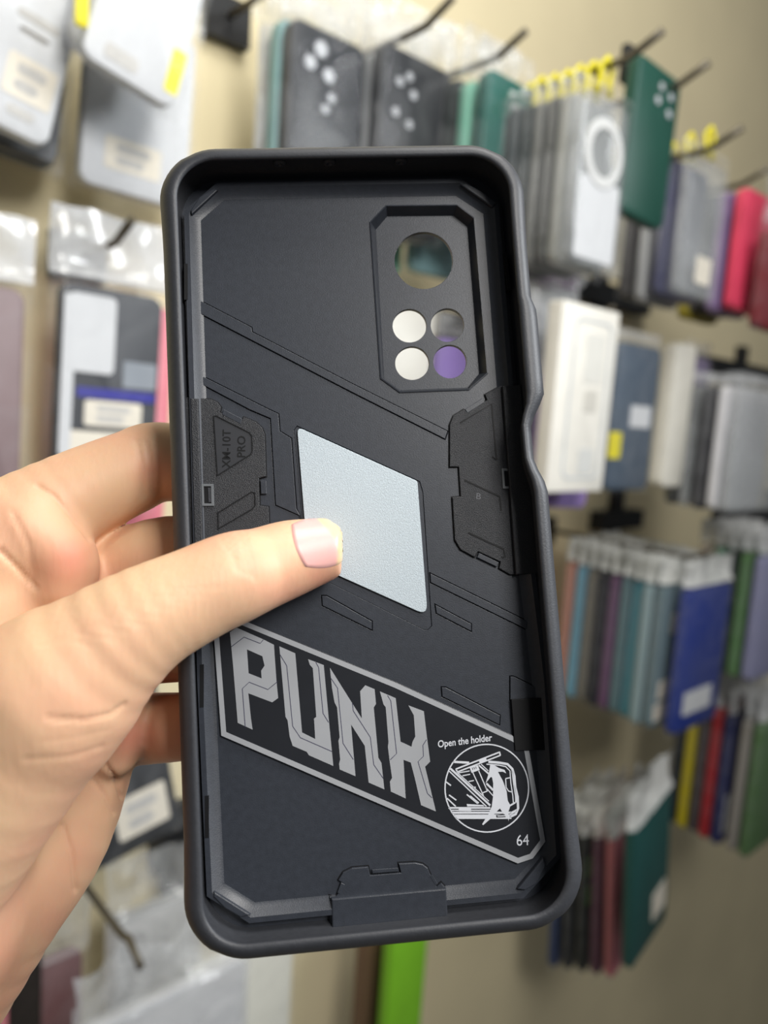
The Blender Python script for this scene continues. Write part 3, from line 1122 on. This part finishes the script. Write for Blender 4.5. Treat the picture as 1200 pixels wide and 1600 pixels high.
def pack_at(Cw, wd, ht, th, rgb, label, roll=0.0, yaw=0.0, bag=1, head=45, lens=(), stickers=(), hanger=False, group=None, m=None, name=PROTO, cat='phone case', r=9, soft=2.2, extra=None, hm=0):
    """one packed case: Cw = world centre of its front face; lens = (fx, fz, r mm) in fractions of the face; stickers = (fx0, fx1, fz0, fz1, material)"""
    M = Matrix.Translation(Cw) @ Matrix.Rotation(yaw, 4, 'Z') @ Matrix.Rotation(roll, 4, 'Y') @ Matrix.Translation((0, th / 2000, 0))
    e = empty(name, M, label, cat, group)
    y = -th / 2
    sh = obj('case_shell' if cat == 'phone case' else 'box_body', *shell_mesh(wd, ht, th, r, soft), m or colmat(rgb), e, 'auto', MM)
    for fx, fz, rr in lens:
        obj('lens_hole', *disc_mesh(fx * wd, fz * ht, rr, y + 0.3, y - 0.7), m_backing, e, False, MM)
    for st in stickers:
        fx0, fx1, fz0, fz1, sm = st[:5]
        nm = st[5] if len(st) > 5 else 'price_sticker'
        p = obj(nm, *panel_mesh(fx0 * wd, fx1 * wd, fz0 * ht, fz1 * ht, y + 0.2, y - 0.45, min(2.5, abs(fx1 - fx0) * wd * 0.2)), sm, e, False, MM)
        if len(st) > 6:
            for q in range(st[6]):
                zz = fz1 * ht - (fz1 - fz0) * ht * (q + 0.8) / (st[6] + 0.6)
                hh = abs(fz1 - fz0) * ht * 0.18 / st[6] * 1.5
                obj('printed_line', *panel_mesh(fx0 * wd + 0.2 * (fx1 - fx0) * wd, fx1 * wd - (0.2 + 0.1 * (q % 2)) * (fx1 - fx0) * wd, zz - hh, zz + hh, y - 0.4, y - 0.6, hh), m_ink, p, False, MM)
    if extra:
        extra(e, wd, ht, y)
    if bag:
        bvs, bfs = bag_mesh(wd, ht, th + 1.5, head, random.random() * 50, 2.6 if bag == 2 else 1.0)
        lim = ht / 2 + 1.5
        low = [q for q in bfs if max(bvs[k][2] for k in q) <= lim + 6]
        top = [q for q in bfs if max(bvs[k][2] for k in q) > lim + 6]
        obj('poly_bag', bvs, low, m_bagw if bag == 2 else m_bag, e, True, MM)
        if top:
            obj('bag_header', bvs, top, (m_head, m_bagw, m_bagh)[hm], e, True, MM)
    if hanger:
        zt = ht / 2
        pts = [Vector((-9, 0, zt + 4)), Vector((-5, 0, zt + 14)), Vector((-8, 0, zt + 24)), Vector((0, 0, zt + 32)), Vector((8, 0, zt + 24)), Vector((5, 0, zt + 14)), Vector((9, 0, zt + 4))]
        hv_, hf_ = tube(pts, 2.6, 6)
        obj('hanger_loop', hv_, hf_, m_yel, e, True, MM)
    return e


def peg_y(Y, px):
    """how far out along its peg a pack hangs: the right-hand stacks stand further out than the left-hand ones"""
    u = (px - 600) / F
    return Y * (0.743 - 0.669 * u) / (0.866 - 0.5 * u)


def proj(p):
    d = p - CAM
    z = d.dot(fwd)
    return 600 + F * d.dot(right) / z, 800 - F * d.dot(up) / z


def face(rect, Y, yaw):
    x0, x1, y0, y1 = rect
    xc, yc = (x0 + x1) / 2, (y0 + y1) / 2
    c = onY(xc, yc, Y)
    t = Vector((math.cos(yaw), math.sin(yaw), 0)) * 0.01
    wd = (x1 - x0) / (proj(c + t)[0] - proj(c - t)[0]) * 20
    ht = (onY(xc, y0, Y) - onY(xc, y1, Y)).z * 1000
    return c, wd, ht


def pack(rect, Y, th, rgb, label, **kw):
    """front face given by the pixels it covers on the plane y = Y in front of the wall"""
    x0, x1, y0, y1 = rect
    xc, yc = (x0 + x1) / 2, (y0 + y1) / 2
    Y = peg_y(Y, xc)
    c, wd, ht = face(rect, Y, kw.get('yaw', 0))
    CASES.append((label, round(wd), round(ht)))
    return pack_at(c, wd, ht, th, rgb, label, **kw)


def stack(rect, Y, th, front, behind, pitch, ht_jit=2.0, **kw):
    """front pack plus the packs behind it on the same hook; behind = [(rgb, label, extra kwargs)]"""
    x0, x1, y0, y1 = rect
    pack(rect, Y, th, front[0], front[1], **{**kw, **(front[2] if len(front) > 2 else {})})
    c, wd, ht = face(rect, peg_y(Y, (x0 + x1) / 2), kw.get('yaw', 0))
    yy = 0.0
    pitch *= 0.86
    for i, bspec in enumerate(behind):
        k2 = dict(kw)
        if len(bspec) > 2:
            k2.update(bspec[2])
        dy = k2.pop('dy', pitch)
        dx = k2.pop('dx', 0.0)
        dz = k2.pop('dz', 0.0)
        k2.pop('lens', None)
        k2.setdefault('stickers', ())
        yy += dy
        pack_at(c + Vector((dx * 0.001 + random.uniform(-1, 1) * 0.001, yy, dz * 0.001 + random.uniform(-ht_jit, ht_jit) * 0.001)), wd, ht + random.uniform(-2, 2), th, bspec[0], bspec[1], **k2)


def hook(tip_px, Y, label, plate_=True, ang=25):
    """wire peg standing out from the wall, its end bent up at the pixel tip_px on plane y = Y"""
    Y = peg_y(Y, tip_px[0])
    t = onY(tip_px[0], tip_px[1], Y)
    a = math.radians(ang)
    up_l = 0.030
    knee = Vector((t.x, Y + up_l * math.cos(a), t.z - up_l * math.sin(a)))
    e = empty('peg_hook', Matrix.Translation((t.x, WALL, knee.z)), label, 'hook', None)
    pts = [Vector((0, 0, 0)), Vector((0, knee.y - WALL + 0.012, 0)), Vector((0, knee.y - WALL, 0.001)), Vector((0, knee.y - WALL - 0.008, 0.0045)), Vector((0, Y - WALL, t.z - knee.z))]
    obj('hook_wire', *tube(pts, 0.0031, 8), m_hook, e, True)
    if plate_:
        obj('hook_base', *boxv(-0.021, 0.021, -0.012, -0.0005, -0.02, 0.016), m_black, e)
    return e


ST = 'price_sticker'
# ---- upper left: white carded packs
pack((-75, 118, -130, 205), 0.57, 12, (214, 216, 220), 'white carded case pack with a cream price sticker, beside the yellow tab', m=m_card, roll=0.23, bag=1,
     stickers=((0.02, 0.44, -0.33, -0.12, m_stick, ST, 2), (0.0, 0.36, 0.06, 0.10, m_ink, 'printed_text'), (0.05, 0.30, -0.01, 0.02, m_ink, 'printed_text'), (0.1, 0.34, -0.42, -0.37, m_ink, 'printed_text')))
for i, (c, l) in enumerate((((58, 62, 68), 'charcoal case pack directly behind the white carded pack with yellow tab'), ((36, 42, 48), 'near-black case pack hanging lowest behind the white carded pack'))):
    pack((-90 + 6 * i, 112 - 4 * i, -100, 232 + 12 * i), 0.60 + 0.022 * i, 11, c, l, roll=0.10, bag=1)
pack((118, 140, -40, 42), 0.535, 3, (226, 214, 30), 'bright yellow hanger tab between the two white carded packs', m=m_yel, bag=0, cat='hanger tab', name='hanger_tab', r=3, soft=0.8)
pack((165, 312, -160, 150), 0.55, 10, (214, 216, 220), 'white carded pack in clear sleeve with yellow side sticker', m=m_card, roll=0.25, bag=1,
     stickers=((0.34, 0.49, -0.42, -0.17, m_yel, 'yellow_sticker'), (-0.3, 0.05, -0.44, -0.36, m_ink, 'printed_text')))
pack((132, 300, -150, 130), 0.572, 9, (222, 224, 228), 'white case showing its rounded corner behind the yellow-stickered pack', roll=0.20, bag=0, r=14)
pack((136, 304, 30, 312), 0.615, 11, (216, 219, 222), 'white carded pack hanging lower with a cream barcode sticker', m=m_card, roll=0.04, bag=1,
     stickers=((-0.30, 0.22, -0.38, -0.2, m_stick, ST, 2),))
# ---- left, middle row: bagged cases
pack((-110, 38, 445, 800), 0.58, 11, (128, 108, 110), 'mauve brown phone case in a clear bag beside the hand', roll=0.02, bag=1, head=48, hm=1)


def b2_extra(e, wd, ht, y):
    obj('folded_wipe', *panel_mesh(-0.42 * wd, 0.02 * wd, 0.12 * ht, 0.46 * ht, y + 0.2, y - 1.2, 4), m_card, e, False, MM)
    obj('cable_sleeve', *panel_mesh(-0.47 * wd, -0.36 * wd, -0.25 * ht, 0.45 * ht, y + 0.2, y - 1.0, 2), m_card, e, False, MM)
    obj('blue_print', *panel_mesh(-0.32 * wd, 0.46 * wd, 0.01 * ht, 0.055 * ht, y + 0.2, y - 0.5, 1), colmat((44, 44, 150)), e, False, MM)
    obj('grey_print', *panel_mesh(0.12 * wd, 0.46 * wd, 0.07 * ht, 0.19 * ht, y + 0.2, y - 0.5, 1), colmat((140, 148, 158)), e, False, MM)
    obj('paper_insert', *panel_mesh(-0.45 * wd, 0.3 * wd, -0.44 * ht, -0.14 * ht, y + 0.2, y - 0.6, 2), m_stick, e, False, MM)


pack((92, 250, 455, 800), 0.60, 11, (36, 40, 48), 'black phone case in a bag with white wipe and price sticker above index finger', roll=0.03, bag=1, head=52, hm=1,
     stickers=((-0.24, 0.33, -0.115, 0.0, m_stick, ST, 2),), extra=b2_extra)
pack((122, 268, 475, 835), 0.635, 10, (226, 132, 146), 'pink phone case peeking out behind the black bagged case', roll=0.03, bag=0)
pack((110, 262, 1010, 1345), 0.61, 11, (52, 54, 58), 'dark grey phone case with a tilted white sticker beside the little finger', roll=-0.20, bag=1, head=30,
     stickers=((-0.16, 0.40, -0.42, -0.22, m_stick, ST, 2),))
# ---- lower left: bags
pack((-50, 14, 1530, 1860), 0.55, 11, (196, 120, 128), 'dusty pink phone case at the bottom beside the wrist', bag=0)
pack((4, 66, 1490, 1800), 0.585, 11, (40, 36, 34), 'dark brown phone case between the dusty pink and maroon ones', bag=0)
pack((56, 128, 1500, 1800), 0.60, 10, (112, 78, 80), 'maroon phone case in a shiny bag at the bottom', bag=1, head=60)
pack((140, 385, 1560, 1900), 0.52, 10, (186, 188, 192), 'grey phone case in a crumpled milky bag below the held case', bag=2, head=42)
pack((300, 456, 1490, 1800), 0.57, 10, (214, 214, 204), 'cream white phone case pack below the corner of the held case', bag=1, head=18)
pack((180, 310, 1420, 1700), 0.62, 10, (150, 152, 154), 'light grey phone case in a creased bag under the dark sticker case', bag=2, head=50)
pack((556, 612, 1450, 1750), 0.665, 10, (112, 88, 70), 'brown phone case directly behind the lime green one', bag=0)
pack((602, 660, 1440, 1760), 0.63, 14, (126, 192, 44), 'lime green phone case hanging below the held case', bag=0)

# ---- top centre
dk = ((-0.12, 0.39, 6.0), (-0.25, 0.30, 5.2), (0.0, 0.27, 5.2), (0.05, 0.16, 3.4), (-0.02, 0.09, 3.4))
stack((452, 566, 50, 345), 0.60, 12, ((38, 42, 48), 'charcoal phone case with pale lens holes in clear bag, aqua case behind', {'lens': dk, 'head': 50}),
      [((128, 176, 178), 'aqua phone case directly behind the charcoal case with lens holes', {'dy': 0.016, 'dx': -2, 'dz': 6}),
       ((196, 200, 200), 'frosted clear phone case behind the aqua one', {'dy': 0.02, 'dx': 3, 'bag': 2})], 0.015, bag=1)
dk2 = ((-0.12, 0.37, 3.6), (-0.25, 0.32, 3.6), (-0.05, 0.28, 3.6), (-0.28, 0.15, 3.6), (-0.08, 0.11, 3.6))
stack((592, 700, 88, 370), 0.605, 12, ((40, 43, 48), 'charcoal phone case with four small lens holes between bare wires', {'lens': dk2, 'head': 42}),
      [((150, 154, 158), 'silver grey phone case directly behind the four-lens charcoal case', {'dy': 0.017, 'dx': 1}),
       ((90, 96, 100), 'slate phone case behind the silver grey one', {'dy': 0.016, 'dx': -1})], 0.015, bag=1)
gl = ((0.12, 0.30, 5.5), (0.1, 0.17, 4))
stack((756, 826, 120, 350), 0.57, 12, ((26, 92, 84), 'deep teal green phone case with a mint case behind it', {'lens': gl, 'head': 26}),
      [((126, 190, 168), 'mint phone case directly behind the deep teal green case', {'dy': 0.02, 'dz': -3}),
       ((24, 36, 36), 'blackish green phone case behind the mint case', {'dy': 0.019, 'dz': 2})], 0.018, bag=1)


def ring_extra(e, wd, ht, y):
    k = 40
    lo_ = []
    for rr, yy in ((0.40 * wd, y), (0.40 * wd, y - 1.2), (0.28 * wd, y - 1.2), (0.28 * wd, y)):
        lo_.append([(rr * math.cos(2 * math.pi * i / k), yy, 0.18 * ht + rr * math.sin(2 * math.pi * i / k)) for i in range(k)])
    obj('magnet_ring', *loft(lo_, False, False), colmat((212, 214, 214)), e, False, MM)
    obj('inner_card', *panel_mesh(-0.42 * wd, 0.42 * wd, -0.46 * ht, 0.02 * ht, y + 0.3, y - 0.3, 3), m_card, e, False, MM)


stack((902, 974, 150, 425), 0.50, 10, ((150, 152, 152), 'clear phone case with a round magnet ring and white card', {'m': m_clear, 'extra': ring_extra}),
      [((150, 152, 148), 'pale grey clear case second in the yellow-looped row', {}), ((84, 86, 84), 'mid grey phone case third in the yellow-looped row', {}),
       ((112, 114, 112), 'light grey phone case fourth in the yellow-looped row', {}), ((48, 58, 60), 'slate green phone case fifth in the yellow-looped row', {}),
       ((66, 74, 78), 'steel grey phone case sixth in the yellow-looped row', {}), ((28, 34, 36), 'charcoal phone case seventh in the yellow-looped row', {}),
       ((72, 76, 72), 'grey phone case eighth in the yellow-looped row, nearest the wall', {})], 0.0150, bag=1, head=10, hanger=True)
pack((955, 1012, 335, 440), 0.60, 8, (226, 222, 206), 'cream block painted as the pale glow below the hanging green case', bag=0, cat='glow patch', name='glow_block', r=2, soft=0.6)  # added block whose cream colour stands for a pale glow
g4 = ((0.05, 0.385, 3.4), (0.28, 0.36, 3.4), (0.0, 0.29, 3.6), (0.28, 0.25, 3.6))
pack((986, 1052, 98, 355), 0.52, 12, (20, 72, 60), 'bare dark green phone case with four lens holes hung on a wire peg', roll=0.04, bag=0, lens=g4)
pack((978, 1000, 70, 135), 0.535, 6, (24, 26, 28), 'black plastic clip on the wire peg above the dark green case', bag=0, cat='clip', name='plastic_clip', r=3, soft=1)
stack((1072, 1128, 248, 470), 0.545, 10, ((150, 150, 152), 'clear phone case with a price sticker in front of the navy one', {'m': m_clear, 'stickers': ((-0.1, 0.3, -0.4, -0.2, m_stick),)}),
      [((70, 72, 100), 'navy phone case second on the peg right of dark green case', {'dy': 0.02}), ((176, 178, 180), 'silver phone case third on the peg right of dark green case', {'dy': 0.018, 'dz': -8}),
       ((86, 84, 84), 'dark grey phone case nearest the wall right of dark green case', {'dy': 0.018})], 0.018, bag=1, head=12, hanger=True)
stack((1158, 1205, 300, 495), 0.60, 13, ((226, 72, 104), 'coral pink phone case beside the dark red one', {}),
      [((132, 112, 156), 'violet phone case directly behind the coral pink case', {'dy': 0.02}), ((30, 28, 30), 'black phone case behind the violet one', {'dy': 0.018}),
       ((150, 138, 40), 'olive yellow phone case behind the black one, nearest the wall', {'dy': 0.016, 'dz': -6})], 0.018, bag=0)
pack((1196, 1260, 370, 525), 0.575, 12, (120, 26, 36), 'dark red phone case in front of the coral pink one', bag=1, head=60)

# ---- middle row, right
stack((815, 886, 455, 790), 0.55, 10, ((150, 154, 160), 'clear phone case in crinkled film beside the white box', {'m': m_clear}),
      [((128, 100, 150), 'purple phone case low behind the crinkled clear case', {'dy': 0.02, 'dz': -4})], 0.02, bag=2, head=20)
pack((846, 930, 585, 795), 0.53, 10, (150, 128, 186), 'lilac phone case sticking out below the white box', bag=0, roll=0.05)


def box_extra(e, wd, ht, y):
    pr = [[(x, z) for x, z in rrect(wd * 0.66, ht * 0.86, 9, 6)], [(x, z) for x, z in rrect(wd * 0.60, ht * 0.835, 8, 6)]]
    v_, f_ = fill(pr, -0.3, 0.3)
    obj('printed_outline', [(a + 0.06 * wd, y - 0.2 + c * 0.5, b_) for a, b_, c in v_], f_, colmat((196, 202, 206)), e, False, MM)
    obj('printed_panel', *panel_mesh(-0.05 * wd, 0.28 * wd, 0.10 * ht, 0.36 * ht, y + 0.1, y - 0.4, 3), colmat((226, 226, 220)), e, False, MM)
    obj('printed_mark', *panel_mesh(0.0, 0.24 * wd, -0.06 * ht, 0.06 * ht, y + 0.1, y - 0.4, 3), colmat((206, 204, 196)), e, False, MM)
    obj('printed_mark', *panel_mesh(0.0, 0.26 * wd, -0.4 * ht, -0.26 * ht, y + 0.1, y - 0.4, 3), colmat((210, 212, 210)), e, False, MM)


pack((868, 956, 480, 772), 0.49, 14, (232, 230, 222), 'white retail box with a printed grey phone outline', bag=0, cat='box', name='phone_case_box', r=2, soft=0.6, extra=box_extra)
pack((958, 1024, 540, 768), 0.555, 12, (74, 88, 104), 'slate blue phone case with white price sticker beside the white box', bag=1, head=14,
     stickers=((-0.1, 0.38, -0.06, 0.09, m_card), (-0.52, -0.25, -0.28, -0.1, m_yel, 'yellow_sticker')))
stack((1046, 1078, 538, 764), 0.585, 16, ((228, 226, 216), 'thick ivory phone case beside the slate blue one', {}),
      [], 0.02, bag=0)
stack((1070, 1100, 560, 770), 0.63, 12, ((118, 108, 140), 'greyish purple phone case behind the ivory one', {}), [((70, 54, 44), 'dark brown phone case behind the greyish purple one', {'dx': 14})], 0.02, bag=1, head=20)
stack((1150, 1222, 610, 800), 0.555, 9, ((170, 170, 176), 'clear phone case with lavender tint in the row below coral pink case', {'m': m_clear}),  # alternating pale and dark colours paint the row's bright streaks and dark gaps
      [((214, 214, 218), 'clear phone case painted as a bright streak, second in the row below coral pink case', {}), ((62, 62, 66), 'clear phone case painted as a dark gap, third in the row below coral pink case', {}),
       ((196, 198, 198), 'frosted clear phone case fourth in the row below coral pink case', {'m': m_clear}), ((70, 72, 70), 'clear phone case painted as a dark gap, last in the row below coral pink case', {})], 0.019, bag=1, head=16)

# ---- lower row, right: long stack of bagged cases with white headers
sticker2 = ((-0.3, 0.12, 0.16, 0.30, m_stick), (-0.42, 0.0, -0.3, -0.17, m_stick), (-0.46, -0.06, -0.45, -0.33, m_stick))
stack((1066, 1132, 922, 1132), 0.565, 12, ((22, 48, 132), 'royal blue phone case with a white price sticker low on its face', {'stickers': ((-0.35, 0.3, -0.38, -0.22, m_card),)}),
      [((100, 122, 132), 'grey blue phone case with cream stickers directly behind the royal blue one', {'stickers': sticker2, 'dy': 0.026, 'dx': -6}), ((140, 164, 172), 'pale blue grey phone case behind the sticker-covered grey blue one', {'dx': -6}),
       ((66, 132, 150), 'teal blue phone case between pale blue grey and slate teal ones', {}), ((88, 118, 128), 'slate teal phone case behind the teal blue one', {}),
       ((106, 74, 112), 'plum phone case between slate teal and black ones', {}), ((34, 36, 48), 'black phone case behind the plum one', {}),
       ((122, 120, 114), 'warm grey phone case between black and sky blue ones', {}), ((122, 176, 204), 'sky blue phone case behind the warm grey one', {}),
       ((204, 148, 134), 'salmon phone case nearest the wall behind the sky blue one', {})], 0.0188, bag=1, head=34, hm=2)
stack((1184, 1246, 870, 1050), 0.60, 12, ((140, 142, 176), 'lavender grey phone case right of the royal blue stack', {}),
      [((92, 132, 84), 'leaf green phone case behind the lavender grey one', {}), ((34, 52, 44), 'blackish green phone case behind the leaf green one', {}), ((124, 172, 148), 'mint green phone case behind the blackish green one', {}),
       ((196, 184, 170), 'beige phone case nearest the wall behind the mint green one', {})], 0.022, bag=1, head=34, hm=1)
stack((1180, 1236, 1130, 1312), 0.60, 12, ((82, 116, 72), 'moss green phone case in front of the grey and navy ones', {}),
      [((150, 146, 140), 'stone grey phone case behind the moss green one', {}), ((36, 42, 92), 'navy phone case with white sticker behind the stone grey one', {'stickers': ((-0.42, 0.1, -0.42, -0.12, m_card),), 'dy': 0.024}),
       ((176, 34, 44), 'bright red phone case behind the navy one', {}), ((84, 76, 78), 'dark taupe phone case between the red and yellow ones', {}), ((212, 196, 30), 'yellow phone case behind the dark taupe one', {}),
       ((26, 36, 46), 'blue black phone case nearest the wall behind the yellow one', {})], 0.0205, bag=1, head=40, hm=1)
# ---- bottom right stack, swung round on its peg
pack((990, 1046, 1262, 1480), 0.55, 12, (36, 84, 82), 'dark teal phone case with cream sticker in front of the pink one', roll=-0.20, yaw=0.12, bag=0, head=26,
     stickers=((0.05, 0.42, -0.36, -0.16, m_stick),), extra=lambda e, wd, ht, y: obj('bag_header', *[(a, [q for q in b_ if min(a[k][2] for k in q) > ht / 2 - 3]) for a, b_ in [bag_mesh(wd, ht, 13, 46, 3.3)]][0], m_bagh, e, True, MM))
for i, (c, l) in enumerate((((206, 122, 136), 'rose pink phone case directly behind the dark teal one'), ((98, 60, 84), 'plum brown phone case behind the rose pink one'),
                            ((30, 36, 38), 'black phone case with green spots behind the plum brown one'), ((44, 48, 54), 'charcoal phone case behind the green-spotted black one'),
                            ((44, 62, 104), 'denim blue phone case nearest the wall in the swung stack'))):
    pack((960 - 22 * i, 1020 - 22 * i, 1275, 1492 - 3 * i), 0.60 + 0.024 * i, 11, c, l, roll=-0.20 + 0.02 * i, yaw=0.12, bag=1, head=40, hm=2,
         stickers=((-0.48, -0.15, 0.2, 0.34, colmat((96, 160, 60)), 'green_spot'), (-0.48, -0.15, 0.0, 0.14, colmat((96, 160, 60)), 'green_spot')) if i == 2 else ())

pack((836, 912, 260, 455), 0.685, 10, (112, 58, 118), 'deep purple phone case low behind the yellow-looped row', bag=0)
# ---- row seen through the lens holes of the held case
pack((592, 670, 478, 800), 0.60, 11, (228, 228, 222), 'white phone case seen through the small round holes of held case', bag=0)
pack((678, 770, 536, 800), 0.615, 11, (140, 118, 186), 'bright purple phone case seen through one hole of held case', bag=1, head=24)
pack((652, 740, 240, 436), 0.66, 11, (138, 176, 182), 'powder blue phone case low behind the slate one, seen through large hole', bag=0)
pack((560, 634, 240, 426), 0.66, 11, (140, 196, 176), 'seafoam phone case low behind the charcoal ones, seen through large hole', bag=0)

# ---- black rails screwed to the wall under the pegs, also put in to darken the gaps between rows
for (xa, xb, yc_, lb) in ((850, 1000, 440, 'short black wall rail under the yellow-looped row'), (1040, 1240, 560, 'black wall rail under the coral pink and navy cases'),
                          (920, 985, 812, 'short black wall rail under the slate blue case'), (1110, 1260, 1040, 'black wall rail under the lavender grey and mint green cases'),
                          (1110, 1260, 806, 'black wall rail under the row of clear cases'), (230, 300, 1330, 'black wall rail behind the dark sticker case')):
    pa, pb = onY(xa, yc_, WALL), onY(xb, yc_, WALL)
    e = empty('wall_rail', Matrix.Translation(((pa.x + pb.x) / 2, WALL, pa.z)), lb, 'rail')
    hw = (pb.x - pa.x) / 2
    obj('rail_bar', *boxv(-hw, hw, -0.022, -0.001, -0.014, 0.014), m_black, e)
    obj('rail_foot', *boxv(-0.012, 0.012, -0.014, -0.001, -0.045, 0.045), m_black, e)

# ---- pegs
hook((708, -4), 0.55, 'bare steel peg above the four-lens charcoal case')
hook((822, 48), 0.55, 'steel peg carrying the deep teal and mint cases')
hook((1036, 48), 0.47, 'steel peg carrying the yellow-looped row of clear cases')
hook((1108, 98), 0.50, 'steel peg passing just right of the dark green case')
hook((1160, 200), 0.50, 'steel peg carrying the navy and silver cases')
hook((1203, 262), 0.56, 'steel peg carrying the coral pink case')
hook((206, 344), 0.57, 'steel peg through the header of the black bagged case')
hook((220, 1512), 0.50, 'steel peg over the creased bags at the bottom', ang=-10)
hook((960, 480), 0.56, 'steel peg carrying the slate blue case beside the white box')
hook((1120, 862), 0.56, 'steel peg carrying the royal blue stack')
hook((486, -86), 0.58, 'steel peg carrying the aqua and charcoal cases')

# ---- end
